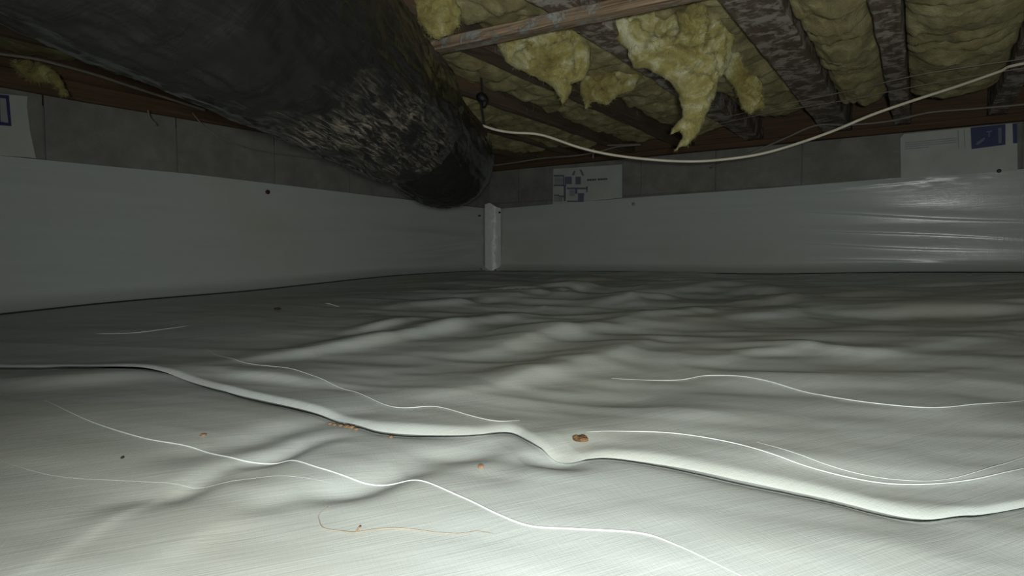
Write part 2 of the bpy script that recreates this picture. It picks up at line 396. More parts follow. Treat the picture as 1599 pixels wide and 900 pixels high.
# far sheet: from the seam to the walls
corner2 = U * DU + V * DV
inset = 0.012
a_c = int(np.argmin(np.abs(np.arctan2(seam[:, 0], seam[:, 1]) - math.atan2(corner2[0], corner2[1]))))
endw = U * (DU - inset) + V * 2.55
wl0 = seam[0]; cor_in = U * (DU - inset) + V * (DV + inset)
wallp = np.zeros((NA, 2))
ang = np.arctan2(seam[:, 0], np.maximum(seam[:, 1], 0.05))
for i in range(NA):
    if i <= a_c:
        # aim along the viewing-independent fan: share the perimeter by seam arc
        f = i / a_c; f = f ** 1.25
        wallp[i] = wl0 * (1 - f) + cor_in * f
    else:
        f = (i - a_c) / (NA - 1 - a_c); f = f ** 1.3
        wallp[i] = cor_in * (1 - f) + endw * f
tb = np.concatenate([0.10 * np.linspace(0, 1, 60, endpoint=False) ** 2.2, np.linspace(0.10, 1.0, NB - 60)])
tb = np.where(tb < 0.10, tb, 0.10 + 0.9 * ((tb - 0.10) / 0.9) ** 1.1)
FX = seam[None, :, :] * (1 - tb[:, None, None]) + wallp[None, :, :] * tb[:, None, None]
x, y = FX[..., 0], FX[..., 1]
dist = np.linalg.norm(FX - seam[None], axis=-1)
lp = seam_lip(x) * (0.85 + 0.3 * vnoise(x * 9, y * 9, seed=5))
rise = (1 - np.exp(-dist / 0.0045)) * (0.2 + 0.8 * np.exp(-dist / 0.035))
z = h_full(x, y) + 0.0012 - np.minimum(0.0045, lp) * np.exp(-(dist / 0.010) ** 2) + lp * rise
verts = np.stack([x, y, z], -1).reshape(-1, 3)
far_sheet = mesh_obj('vapor_barrier', verts, grid_faces(NB, NA), M['liner'])
tag(far_sheet, 'rumpled white ground sheet reaching to both walls, its edge lapped on top', 'vapor barrier')

# near sheet: from behind the camera to a little under the far sheet
tb2 = np.concatenate([np.linspace(0, 1, 300) ** 1.3])
back = np.stack([np.linspace(seam[0][0] - 0.85, 2.6, NA), np.full(NA, -1.3)], -1)
back[0] = U * (-1.1) + V * (DV + inset); back[-1] = (2.6, -1.1)
vback = np.linspace(0, 1, NA)[:, None]; back = back[0] * (1 - vback) + back[-1] * vback
under = seam + np.array([0.0, 0.06])
under[:6] = seam[:6]
NX = under[None] * (1 - tb2[:, None, None]) + back[None] * tb2[:, None, None]
x, y = NX[..., 0], NX[..., 1]
ds = y - np.interp(x, seam[:, 0], seam[:, 1])
dip = -0.0065 * np.exp(np.minimum(ds, 0) / 0.03) - 0.012 * np.clip((ds - .004) / 0.02, 0, 1)
z = h_full(x, y) + dip * np.clip(0.3 + seam_lip(x) / 0.006, 0, 1.2)
near_sheet = mesh_obj('vapor_barrier', np.stack([x, y, z], -1).reshape(-1, 3), grid_faces(300, NA, flip=True), M['liner'])
tag(near_sheet, 'smoother white ground sheet tucked under the lapped edge of the other sheet', 'vapor barrier')

def far_z(x, y):
    d = np.min(np.linalg.norm(seam - np.array([x, y]), axis=1))
    return float(h_full(x, y)) + 0.0025 + float(seam_lip(x)) * (1 - math.exp(-d / 0.0045)) * (0.2 + 0.8 * math.exp(-d / 0.035))
def near_z(x, y):
    ds = min(0, y - float(np.interp(x, seam[:, 0], seam[:, 1])))
    return float(h_full(x, y)) - 0.0065 * math.exp(ds / 0.03) * min(1.2, 0.3 + float(seam_lip(x)) / 0.006)
def crease(pix, sheet, zf, r):
    w = spline([hit(*p)[:2] for p in pix], 26 * len(pix))
    path = np.array([[q[0], q[1], zf(q[0], q[1])] for q in w])
    k = np.linspace(0, 1, len(path)); rr = r * (0.25 + 0.75 * np.clip(np.minimum(k, 1 - k) * 8, 0, 1))
    vs, fs = tube(path, rr, 6)
    o = mesh_obj('fold_crease', vs, fs, M['crease'], sheet); return o
crease([(68, 626), (130, 655), (220, 684), (300, 697), (370, 715), (440, 716), (500, 734), (560, 745), (640, 747), (720, 777), (780, 806), (830, 824), (900, 830), (1000, 838), (1060, 858), (1160, 902)], near_sheet, near_z, .0010)
crease([(318, 548), (370, 572), (450, 586), (540, 612), (615, 641), (680, 640), (735, 655), (775, 664), (812, 661)], far_sheet, far_z, .0007)
crease([(915, 683), (1020, 683), (1120, 697), (1250, 733), (1350, 752), (1430, 757), (1520, 752), (1620, 735)], far_sheet, far_z, .0007)
crease([(955, 593), (1060, 593), (1110, 590), (1200, 603), (1330, 633), (1440, 648), (1520, 643), (1620, 628)], far_sheet, far_z, .0009)
crease([(1180, 700), (1290, 733), (1400, 750), (1500, 748), (1620, 715)], far_sheet, far_z, .0004)
crease([(0, 720), (90, 743), (200, 750), (300, 754), (420, 746), (520, 752)], near_sheet, near_z, .00016)
crease([(150, 525), (220, 522), (295, 510)], far_sheet, far_z, .0007)
crease([(508, 476), (518, 478), (530, 481)], far_sheet, far_z, .0016)

# ------------------------------------------------------------------ walls of concrete block
Z_TOP_R = CZ + 0.54
def sill_left(u): return CZ + float(np.interp(u, [0.5, 0.62, 1.22, 3.2], [.495, .497, .530, .540]))
def wall_box(name, u0, u1, v0, v1, z0, z1):
    vs, fs = box_uv(u0, u1, v0, v1, z0, z1); return structure(mesh_obj(name, vs, fs, M['mortar'], smooth=False))
wr = wall_box('wall_right', DU + .008, DU + .2, DV - .2, 2.6, -.1, CZ + .5395)
wlft = wall_box('wall_left', -1.55, DU + .007, DV - .2, DV - .008, -.1, CZ + .478)
BL = 0.406; J = 0.004
def block(parent, u0, u1, v0, v1, z0, z1):
    vs, fs = box_uv(u0, u1, v0, v1, z0, z1)
    o = mesh_obj('concrete_block', vs, fs, M['block'], parent, smooth=False); bevel(o, .0025); return o
for course, (z0, z1) in enumerate(((CZ + .336, CZ + .5395), (CZ + .13, CZ + .331))):
    for k in range(-6, 7):
        a = -.083 + BL * k + (BL / 2 if course else 0); b = a + BL - J
        a, b = max(a, DV), min(b, 2.6)
        if b - a > .03: block(wr, DU + random.uniform(-.0015, .0015), DU + .0085, a, b, z0, z1)
for course in (0, 1):
    for k in range(-6, 7):
        a = .80 + BL * 1.03 * k + (BL / 2 if course else 0); b = a + BL * 1.03 - J
        a, b = max(a, -1.55), min(b, DU - .002)
        if b - a > .03:
            zt = sill_left((a + b) / 2) if course == 0 else CZ + .30
            z0 = CZ + .305 if course == 0 else CZ + .10
            block(wlft, a, b, DV - .0085, DV + random.uniform(-.0015, .0015), z0, CZ + .53 if course == 0 else zt)

# ------------------------------------------------------------------ timber: sill plates, rim boards, joists, subfloor
def plank(name, u0, u1, v0, v1, z0, z1, mat, parent=None, along='u', nseg=24, rough=.0025, seed=0, z0b=None):
    n = nseg; L = np.linspace(0, 1, n); vs = []; uvs = []
    for i, t in enumerate(L):
        u = u0 + (u1 - u0) * t if along == 'u' else None; v = v0 + (v1 - v0) * t if along == 'v' else None
        zz = z0 if z0b is None else z0 + (z0b - z0) * t
        ring = [(0, 0), (.5, 0), (1, 0), (1, .5), (1, 1), (.5, 1), (0, 1), (0, .5)]
        for k, (a, c) in enumerate(ring):
            jit = [float(vnoise(i * .9, k * 3.1, q * 7.3, seed)) * rough for q in range(2)]
            if along == 'u': p = P(u, v0 + (v1 - v0) * a + jit[0], zz + (z1 - zz) * c + jit[1])
            else: p = P(u0 + (u1 - u0) * a + jit[0], v, zz + (z1 - zz) * c + jit[1])
            vs.append(p); uvs.append((t * (abs(u1 - u0) if along == 'u' else abs(v1 - v0)), k / 8 * .3 + seed * .37))
    fs = [tuple(f) for f in grid_faces(n, 8, wrap=True)] + [tuple(range(8))[::-1], tuple(range((n - 1) * 8, n * 8))]
    o = mesh_obj(name, vs, fs, mat, parent, smooth=False, uvs=uvs); bevel(o, .003, 1); return o
structure(plank('trim_1', DU - .03, DU + .19, DV + .03, 2.6, CZ + .5405, CZ + .5695, M['sill'], along='v', seed=1))
structure(plank('trim_2', -1.55, DU - .035, DV - .19, DV + .025, CZ + .48, CZ + .5695, M['sill'], along='u', seed=2, z0b=CZ + .5405))
structure(plank('trim_3', DU + .02, DU + .06, DV + .03, 2.6, CZ + .5705, CZ + .77, M['sill'], along='v', seed=3))
structure(plank('trim_4', -1.55, DU + .01, DV - .06, DV - .02, CZ + .5705, CZ + .77, M['sill'], along='u', seed=4))
vs, fs = box_uv(-1.55, DU + .2, DV - .2, 2.6, CZ + .7715, CZ + .80)
structure(mesh_obj('ceiling', vs, fs, M['subfloor'], smooth=False))

JG = 'floor joists overhead'
# (v of the left edge, width, material, label)
JO = [(-2.02, .042, 'joist_dark', 'dark joist next to the side wall'),
      (-1.70, .042, 'joist_dark', 'second dark joist out from the side wall'),
      (-1.385, .042, 'joist_dark', 'dark joist crossing right above the bend of the duct'),
      (-1.09, .075, 'joist_dark', 'dark narrow joist just past the hook beside the duct'),
      (-.75, .080, 'joist', 'grey flaking joist between the two largest hanging yellow tufts'),
      (-.397, .112, 'joist', 'extra wide joist with flaking whitish paper right of the longest hanging tuft'),
      (-.118, .060, 'joist', 'flaking joist between two bulging yellow batts'),
      (.205, .062, 'joist', 'flaking joist right of the widest bulging yellow batt'),
      (.56, .045, 'joist_dark', 'joist running above the end of the white cable'),
      (.89, .045, 'joist_dark', 'third joist past the widest bulging batt'),
      (1.22, .045, 'joist_dark', 'fourth joist past the widest bulging batt')]
for i, (v0, w, m, lab) in enumerate(JO):
    o = plank('floor_joist', -1.5, DU + .018, v0, v0 + w, ZJ + .001, CZ + .770, M[m], seed=20 + i, nseg=70, rough=.0035)
    tag(o, lab, 'joist', JG)

# board nailed across the underside of the joists
pa = on_z(690, 86, CZ + .541); pb = on_z(1085, 4, CZ + .541)
ub = (uv_of(pa)[0] + uv_of(pb)[0]) / 2; va = uv_of(pa)[1]
def skew_board():
    d = pb[:2] - pa[:2]; L = np.linalg.norm(d); d /= L; nrm = np.array([-d[1], d[0]])
    vs = []; uvs = []; n = 40
    for i, t in enumerate(np.linspace(-.30, L + .12, n)):
        for k, (a, c) in enumerate([(0, 0), (-.5, 0), (-1, 0), (-1, .5), (-1, 1), (-.5, 1), (0, 1), (0, .5)]):
            j = float(vnoise(i * .7, k * 2.3, seed=9)) * .003
            q = pa[:2] + d * t + nrm * (a * .045 + j)
            vs.append((q[0], q[1], CZ + .541 + c * .0285 + j)); uvs.append((t, k / 8 * .3))
    fs = [tuple(f) for f in grid_faces(n, 8, wrap=True)] + [tuple(range(8))[::-1], tuple(range((n - 1) * 8, n * 8))]
    o = mesh_obj('wooden_strap_board', vs, fs, M['board'], smooth=False, uvs=uvs); bevel(o, .003, 1); return o
tag(skew_board(), 'rough grey brown board nailed across the undersides of the joists', 'board')

# ------------------------------------------------------------------ fiberglass batts in the joist bays
def batt(v0, v1, u0, u1, z, sag, folds, seed, label, fold_h=.016, mat='batt'):
    nu, nv = max(60, int((u1 - u0) / .012)), 34
    us = np.linspace(u0, u1, nu); ts = np.linspace(0, 1, nv)
    uu, tt = np.meshgrid(us, ts, indexing='ij')
    bow = 1 - (2 * tt - 1) ** 2
    zz = z - sag * bow ** .8
    fu = uu + .035 * bow + .01 * vnoise(uu * 9, tt * 3, seed=seed)
    rng = random.Random(seed)
    p = u0 + rng.uniform(0, .1)
    while p < u1:
        hh = fold_h * rng.uniform(.5, 1.3); wdt = rng.uniform(.03, .055)
        ph = (fu - p) / wdt
        zz = zz + hh * np.exp(-np.where(ph < 0, ph * 2.6, ph * .8) ** 2)
        p += rng.uniform(.07, .16) * (1 if folds else 3)
    zz = zz + fbm(uu * 9, tt * 3.2, o=4, seed=seed + 3) * .022 + fbm(uu * 45, tt * 14, o=2, seed=seed + 5) * .005
    vv = v0 + .004 + (v1 - v0 - .008) * tt
    bot = np.stack([U[0] * uu + V[0] * vv, U[1] * uu + V[1] * vv, zz], -1).reshape(-1, 3)
    top = bot.copy(); top[:, 2] = z + .10
    fs = [tuple(f) for f in grid_faces(nu, nv, flip=False)]
    n = nu * nv; fs += [tuple(i + n for i in f[::-1]) for f in fs]
    idx = np.arange(n).reshape(nu, nv)
    loop = list(idx[0, :]) + list(idx[1:, -1]) + list(idx[-1, -2::-1]) + list(idx[-2:0:-1, 0])
    for a, b in zip(loop, loop[1:] + loop[:1]): fs.append((b, a, a + n, b + n))
    o = mesh_obj('insulation_batt', np.vstack([bot, top]), fs, M[mat])
    return tag(o, label, 'insulation', 'insulation batts between the joists')
ed = [(v0, v0 + w) for v0, w, m, l in JO]
bay = lambda i: (ed[i][1], ed[i + 1][0])
batt(DV, ed[0][0], -1.2, DU - .25, ZJ + .06, .015, True, 40, 'yellow batt in the joist bay against the side wall behind the duct')
batt(*bay(0), -1.2, DU - .3, ZJ + .02, .02, True, 41, 'yellow batt between the first two joists out from the side wall')
batt(*bay(1), 1.85, DU - .3, ZJ + .02, .02, True, 42, 'short yellow batt starting just past the bend of the black duct')
batt(*bay(2), -1.2, DU - .18, ZJ + .045, .025, True, 43, 'yellow batt just past the bend of the black duct')
batt(*bay(3), -1.2, DU - .22, ZJ + .040, .025, True, 44, 'yellow batt above the hook and the short tuft beside the duct')
batt(*bay(4), -1.2, DU - .35, ZJ + .055, .03, True, 45, 'torn yellow batt above the longest hanging tuft')
batt(*bay(5), -1.2, DU - .55, ZJ + .032, .042, True, 46, 'narrow bulging yellow batt with curved folds beside the wide flaking joist')
batt(*bay(6), -1.2, DU - .50, ZJ + .032, .042, True, 47, 'widest bulging yellow batt with curved folds')
batt(*bay(7), -1.2, DU - .35, ZJ + .032, .03, True, 48, 'yellow batt above the rising end of the white cable')
batt(*bay(8), -1.2, DU - .3, ZJ + .015, .03, True, 49, 'yellow batt one bay past the rising end of the white cable')
batt(*bay(9), -1.2, DU - .3, ZJ + .015, .03, True, 50, 'yellow batt two bays past the rising end of the white cable')

# ------------------------------------------------------------------ torn tufts hanging down
def tuft(pix, y, thick, seed, label, lean=0.0, cell=.0055, lumps=1.0):
    poly = np.array([on_y(px, py, y) for px, py in pix])[:, [0, 2]]
    q = []
    for i in range(len(poly)):
        a, b = poly[i], poly[(i + 1) % len(poly)]
        q += [a * (1 - t) + b * t for t in np.linspace(0, 1, 8, endpoint=False)]
    poly = np.array(q)
    poly[:, 0] += fbm(poly[:, 0] * 60, poly[:, 1] * 60, o=3, seed=seed) * .008
    poly[:, 1] += fbm(poly[:, 0] * 60, poly[:, 1] * 60, o=3, seed=seed + 40) * .008
    lo, hi = poly.min(0) - cell, poly.max(0) + cell
    xs = np.arange(lo[0], hi[0], cell); zs = np.arange(lo[1], hi[1], cell)
    X, Z = np.meshgrid(xs, zs, indexing='ij')
    ins = np.zeros(X.shape, bool); D = np.full(X.shape, 9.0); NX_ = X.copy(); NZ_ = Z.copy()
    for i in range(len(poly)):
        a, b = poly[i], poly[(i + 1) % len(poly)]
        cond = ((a[1] > Z) != (b[1] > Z))
        with np.errstate(divide='ignore', invalid='ignore'):
            xi = (b[0] - a[0]) * (Z - a[1]) / (b[1] - a[1] + 1e-12) + a[0]
        ins ^= cond & (X < xi)
        ab = b - a; L2 = ab @ ab + 1e-12
        t = np.clip(((X - a[0]) * ab[0] + (Z - a[1]) * ab[1]) / L2, 0, 1)
        cx, cz = a[0] + t * ab[0], a[1] + t * ab[1]
        d = np.hypot(X - cx, Z - cz); m = d < D
        D = np.where(m, d, D); NX_ = np.where(m, cx, NX_); NZ_ = np.where(m, cz, NZ_)
    cellin = ins[:-1, :-1] | ins[1:, :-1] | ins[:-1, 1:] | ins[1:, 1:]
    used = np.zeros(X.shape, bool)
    for a in (0, 1):
        for b in (0, 1): used[a:X.shape[0] - 1 + a, b:X.shape[1] - 1 + b] |= cellin
    rim = used & ~ins
    X = np.where(rim, NX_, X); Z = np.where(rim, NZ_, Z); D = np.where(rim, 0, D)
    k = np.clip(D / (thick * 1.1), 0, 1); T = thick * np.sqrt(1 - (1 - k) ** 2)
    ztop = hi[1]
    prof = lean * (ztop - Z)
    nf = fbm(X * 22, Z * 22, o=4, seed=seed + 1) * thick * .75 * lumps * np.clip(k * 2, 0, 1) + fbm(X * 110, Z * 110, o=2, seed=seed + 2) * .011 * np.clip(k * 3, 0, 1) + (np.abs(fbm(X * 50, Z * 50, o=3, seed=seed + 6)) - .15) * .03 * np.clip(k * 3, 0, 1)
    yf = y - T + nf + prof; yb = y + T + fbm(X * 22, Z * 22, o=3, seed=seed + 9) * thick * .4 * k + prof
    yb = np.maximum(yb, yf + .002)
    idf = -np.ones(X.shape, int); idb = -np.ones(X.shape, int); vs = []
    for i in range(X.shape[0]):
        for j in range(X.shape[1]):
            if used[i, j]:
                idf[i, j] = len(vs); vs.append((X[i, j], yf[i, j] if D[i, j] > 0 else y + prof[i, j], Z[i, j]))
                if D[i, j] > 0: idb[i, j] = len(vs); vs.append((X[i, j], yb[i, j], Z[i, j]))
                else: idb[i, j] = idf[i, j]
    fs = []
    for i in range(X.shape[0] - 1):
        for j in range(X.shape[1] - 1):
            if cellin[i, j]:
                f = [idf[i, j], idf[i + 1, j], idf[i + 1, j + 1], idf[i, j + 1]]
                g = [idb[i, j + 1], idb[i + 1, j + 1], idb[i + 1, j], idb[i, j]]
                fs.append(f)
                if g[::-1] != f: fs.append(g)
    t0 = empty('insulation_tuft', (float(np.mean(poly[:, 0])), y, float(lo[1])))
    mesh_obj('wool', vs, fs, M['tuft'], t0)
    # loose glass fibres standing off the surface
    rng = np.random.RandomState(seed); fv = []; ff = []
    A = np.array(vs)
    for c in range(2600):
        p = A[rng.randint(len(A))]
        d = rng.normal(size=3); d[1] -= .6; d[2] -= .4; d /= np.linalg.norm(d); L = rng.uniform(.004, .016)
        s = np.cross(d, rng.normal(size=3)); s = s / np.linalg.norm(s) * .0005
        b = len(fv); fv += [p - s, p + s, p + d * L + np.array([0, 0, -.25 * L])]; ff.append((b, b + 1, b + 2))
    fo = mesh_obj('loose_fibres', fv, ff, M['tuft'], t0, smooth=False); fo['kind'] = 'stuff'
    tag(t0, label, 'insulation', 'torn insulation tufts hanging from the joists'); return t0
tuft([(770, 60), (790, 92), (815, 108), (845, 122), (868, 138), (880, 163), (888, 150), (893, 132), (912, 124), (924, 100), (921, 72), (905, 40), (850, 35), (800, 45)], 1.72, .045, 60,
     'short pale tuft with one drip point hanging just right of the duct', lean=.05)
tuft([(905, 120), (908, 150), (916, 171), (926, 158), (948, 165), (966, 148), (992, 140), (1004, 118), (990, 92), (940, 88)], 2.05, .035, 61,
     'small dim ragged tuft tucked between the two larger hanging tufts', lean=.0)
tuft([(935, 38), (958, 52), (980, 74), (990, 104), (1018, 106), (1044, 122), (1060, 134), (1066, 160), (1072, 182), (1052, 198), (1048, 206), (1066, 202), (1072, 210), (1058, 235),
      (1090, 216), (1103, 190), (1108, 168), (1118, 148), (1124, 122), (1142, 92), (1146, 62), (1128, 34), (1108, 5), (1060, -5), (1000, 10)], 1.62, .05, 62,
     'longest hanging yellow tuft, trailing to a torn ragged point', lean=.06)
tuft([(1122, 95), (1136, 120), (1150, 142), (1160, 165), (1172, 177), (1182, 170), (1193, 174), (1190, 148), (1188, 128), (1165, 108), (1150, 80), (1130, 70)], 1.86, .028, 63,
     'slim hooked tuft hanging against the wide flaking joist', lean=.0)
tuft([(1056, 22), (1062, 48), (1052, 66), (1078, 74), (1102, 66), (1108, 38), (1104, 8), (1080, 5)], 1.52, .03, 64,
     'pale squarish lump of wool in front of the top of the longest tuft', lean=.0)
tuft([(20, 100), (32, 118), (48, 126), (75, 128), (86, 132), (98, 150), (106, 148), (98, 130), (84, 110), (60, 98), (38, 94)], 1.75, .022, 65,
     'dim yellow tuft poking out above the grey blocks beside the duct', lean=.0)
tuft([(618, -30), (640, 10), (668, 50), (685, 62), (712, 48), (722, 20), (700, -20)], 1.50, .03, 66,
     'yellow tuft bulging between the duct and the nailed cross board', lean=.0)

# ------------------------------------------------------------------ black insulated flexible duct
RD = 0.154
def ax(y): return np.array([-.43 + .114 * y, y, CZ + .34])
def duct_tube(path, rad, nseg, mat, name, parent, seed, amp, close_end=False):
    path = np.asarray(path); t, n, b = frames(path); m = len(path)
    th = np.linspace(0, 2 * math.pi, nseg, endpoint=False)
    s = np.concatenate([[0], np.cumsum(np.linalg.norm(np.diff(path, axis=0), axis=1))])
    S, TH = np.meshgrid(s, th, indexing='ij')
    cx, sx = np.cos(TH), np.sin(TH)
    r = np.broadcast_to(np.asarray(rad)[:, None], S.shape).copy()
    r += amp * (fbm(S * 5, cx * 1.6 + 7, sx * 1.6, o=3, seed=seed) * .9
                + .55 * fbm(S * 13 + 2.5 * cx, cx * 6 + S * 4, sx * 6, o=3, seed=seed + 5))
    rdg = 1 - np.abs(fbm(S * 9 + cx * 3, cx * 9 - S * 3, sx * 9 + S * 2, o=3, seed=seed + 8)) * 3
    r += amp * .38 * np.clip(rdg, 0, 1) ** 2
    vs = path[:, None, :] + r[..., None] * (cx[..., None] * n[:, None, :] + sx[..., None] * b[:, None, :])
    fs = [tuple(f) for f in grid_faces(m, nseg, wrap=True)]
    vs = vs.reshape(-1, 3)
    if close_end: fs.append(tuple(range((m - 1) * nseg, m * nseg)))
    uvs = np.stack([S, TH / (2 * math.pi) * 2 * math.pi * RD], -1).reshape(-1, 2)
    return mesh_obj(name, vs, fs, M[mat], parent, uvs=uvs)
duct = empty('flexible_duct', (-.43, 0, CZ + .34 - RD))
tag(duct, 'big black plastic jacketed flexible duct hanging under the joists', 'duct')
yn = np.linspace(-1.25, 1.44, 420)
pn = np.array([ax(q) + np.array([0, 0, -.012 * math.exp(-((q - 1.4) / .5) ** 2)]) for q in yn])
rn = RD + .007 * np.exp(-((yn - 1.38) / .10) ** 2) - .036 * np.clip((yn - 1.405) / .035, 0, 1) ** 2
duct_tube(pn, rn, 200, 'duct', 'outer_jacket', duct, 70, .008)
pf = spline([ax(1.25), ax(1.45) + [0, 0, -.004], ax(1.60) + [0.004, 0, -.020], ax(1.75) + [.010, 0, -.042], ax(1.88) + [.008, 0, -.046], ax(1.97) + [-.04, 0.02, -.015], ax(2.02) + [-.13, .05, .07], ax(2.04) + [-.20, .08, .12]], 130)
rf = RD - .020 + .016 * np.clip(np.linspace(0, 1, 130) * 2.2, 0, 1)
duct_tube(pf, rf, 160, 'duct_far', 'elbow_jacket', duct, 83, .006, close_end=True)
# hook and hanging wire beside the bend
hk = empty('hanger_hook', on_z(755, 190, CZ + .40))
p0 = on_y(751, 158, 2.05); p1 = on_y(757, 200, 2.05)
vs, fs = tube(spline([p0 + [0, 0, .085], p0 + [.004, 0, .03], p0, p1], 20), .0035, 8); mesh_obj('wire', vs, fs, M['black'], hk)
vs, fs = tube(spline([p0 + [-.012, 0, .016], p0 + [0, -.004, .012], p0 + [.012, 0, .0], p0 + [.008, 0, -.02]], 14), [.008, .011, .013, .015, .016, .017, .017, .016, .016, .014, .012, .010, .008, .006], 10)
mesh_obj('clip', vs, fs, M['black'], hk)
tag(hk, 'black hook and wire hanging from a joist beside the duct bend', 'hook')

# ------------------------------------------------------------------ cables
def cable(name, pts, r, mat, label, n=160, parent=None):
    vs, fs = tube(spline(pts, n), r, 8); o = mesh_obj(name, vs, fs, M[mat], parent)
    return tag(o, label, 'cable') if parent is None else o
A_, B_ = on_z(760, 199, CZ + .40)[:2], None
a3 = on_y(757, 199, 2.04)[:2]; b3 = on_z(1599, 98, CZ + .535)[:2]
def on_plan(px, py, a, b):                         # pixel onto the vertical plane through two plan points
    d = ray(px, py); e = b - a; n = np.array([-e[1], e[0]]); return CAMP + d * (n @ a) / (n @ d[:2])
cable('white_cable', [on_plan(px, py, a3, b3) for px, py in [(753, 196), (775, 203), (800, 207), (835, 209), (860, 215), (900, 229), (940, 239), (985, 246), (1040, 251), (1090, 252), (1140, 248),
      (1190, 240), (1240, 226), (1300, 205), (1360, 180), (1420, 159), (1500, 133), (1560, 112), (1599, 99)]] + [np.array([b3[0] + .25, b3[1] - .12, CZ + .550])], .0042, 'cable',
      'white cable sagging loosely below the joists from hook toward the opposite joists')
UC = DU * .895
o = cable('dusty_cable', [on_u(px, py, UC) for px, py in [(752, 260), (775, 258), (810, 253), (850, 247), (900, 243), (935, 237), (965, 229), (1000, 226)]] + [P(UC, -1.35, CZ + .561)], .0045, 'cable_grey',
          'dusty grey cable stapled above the white board printed with a house')
q = on_u(926, 239, UC)
vs, fs = tube([q + [0, -.004, .02], q + [0, -.004, -.028]], .0055, 6); mesh_obj('staple_tab', vs, fs, M['cable_grey'], o, smooth=False)
cable('dusty_cable', [on_u(px, py, UC) for px, py in [(1110, 262), (1180, 236), (1230, 214), (1275, 196), (1330, 195), (1390, 189), (1450, 176), (1520, 170), (1599, 163), (1680, 152)]], .0042, 'cable_grey',
      'dusty grey cable running in front of the brown rim board near the blue printed board')
cable('thin_wire', [on_z(px, py, CZ + .536) for px, py in [(1110, 188), (1205, 167), (1330, 141), (1440, 116), (1599, 92), (1680, 80)]], .0014, 'cable_grey', 'thin grey wire, the upper of a parallel pair under the joists')
cable('thin_wire', [on_z(px, py, CZ + .530) for px, py in [(1110, 196), (1215, 174), (1330, 155), (1440, 133), (1599, 106), (1680, 92)]], .0014, 'cable_grey', 'thin grey wire, the lower of a parallel pair under the joists')
VC = DV * .895
cable('dusty_cable', [on_v(px, py, VC) for px, py in [(-120, 62), (-40, 77), (0, 84), (55, 92), (100, 103), (150, 117), (220, 140), (320, 172)]], .0045, 'cable_grey',
      'pale dusty cable running along the side wall above the blocks behind the duct')
cable('thin_wire', [on_v(px, py, VC) for px, py in [(300, 176), (322, 200), (360, 222), (410, 236), (480, 246), (560, 258)]], .0022, 'cable_grey', 'thin sagging wire under the duct against the block wall')
cable('thin_wire', [on_v(px, py, VC) for px, py in [(231, 172), (234, 184), (244, 195)]], .0028, 'cable_grey', 'short wire end dangling below the sill over the grey blocks', n=20)

# ------------------------------------------------------------------ white printed foam boards filling the vent openings
def quad_on(plane, pix, d, thick, name, mat, parent=None):
    # plane: function(px,py,offset); prism from pixels standing proud of the wall by d..d-thick
    a = [plane(px, py, d) for px, py in pix]; b = [plane(px, py, d) for px, py in pix]
    nrm = np.array([U[0], U[1], 0]) if plane is on_u else np.array([-V[0], -V[1], 0])
    b = [p + nrm * thick for p in a]; n = len(a)
    fs = [tuple(range(n)), tuple(range(n, 2 * n))[::-1]] + [(i, i + n, (i + 1) % n + n, (i + 1) % n) for i in range(n)]
    return mesh_obj(name, a + b, fs, M[mat], parent, smooth=False)
fb = empty('foam_board', on_u(917, 318, DU - .012))
quad_on(on_u, [(863, 320), (864, 264), (971, 257), (971, 309)], DU - .016, .013, 'panel', 'foam', fb)
tag(fb, 'small white foam board printed with a faded blue house beside the corner', 'foam board')
D2 = DU - .0175
def pr(pix, mat, parent=fb, plane=on_u, d=D2, name='print_mark'): return quad_on(plane, pix, d, .0012, name, mat, parent)
def zz(x0, y0, x1, y1, sx=850, sy=245, k=11.25):
    X0, X1, Y0, Y1 = sx + x0 / k, sx + x1 / k, sy + y0 / k, sy + y1 / k
    return [(X0, Y1), (X0, Y0), (X1, Y0), (X1, Y1)]
for r in [(165, 318, 350, 348), (160, 486, 385, 516), (165, 664, 260, 690), (250, 680, 345, 712), (340, 500, 375, 780), (395, 540, 740, 570), (735, 520, 760, 620), (330, 350, 352, 490),
          (540, 545, 575, 650), (590, 640, 700, 690), (400, 770, 690, 795)]: pr(zz(*r), 'bluegrey')
for r in [(360, 350, 480, 480), (545, 350, 640, 485), (440, 580, 530, 690), (590, 690, 690, 770), (175, 360, 330, 480), (170, 700, 320, 790)]:
    pr(zz(*r), 'greyprint' if r[0] in (175, 170, 440) else 'bluegrey')
pr([(850 + 615 / 11.25, 245 + 225 / 11.25), (850 + 650 / 11.25, 245 + 225 / 11.25), (850 + 700 / 11.25, 245 + 330 / 11.25), (850 + 665 / 11.25, 245 + 330 / 11.25)], 'bluegrey')
pr([(850 + 480 / 11.25, 245 + 320 / 11.25), (850 + 520 / 11.25, 245 + 245 / 11.25), (850 + 545 / 11.25, 245 + 245 / 11.25), (850 + 520 / 11.25, 245 + 325 / 11.25)], 'bluegrey')
x0 = 750
for i, wd_ in enumerate((42, 34, 40, 28, 0, 36, 44, 38, 30)):
    if wd_: pr(zz(x0, 392 - i * 2.2, x0 + wd_, 424 - i * 2.2), 'darkprint', name='lettering')
    x0 += (wd_ or 14) + 6
fr = empty('foam_board', on_u(1497, 274, DU - .012))
quad_on(on_u, [(1407, 279), (1406, 216), (1411, 209.5), (1470, 203.5), (1588, 192), (1589, 266)], DU - .014, .011, 'panel', 'foam', fr)
tag(fr, 'larger white foam board with navy blocks wedged between the grey blocks', 'foam board')
D3 = DU - .0155
def pr3(pix, mat, name='print_mark'): return quad_on(on_u, pix, D3, .0012, name, mat, fr)
pr3([(1517, 233), (1515.5, 199.5), (1570, 194), (1570, 226)], 'blueprint')
pr3([(1582, 224), (1581, 193), (1588, 192.4), (1588.5, 223.5)], 'blueprint')
D3 = DU - .0165
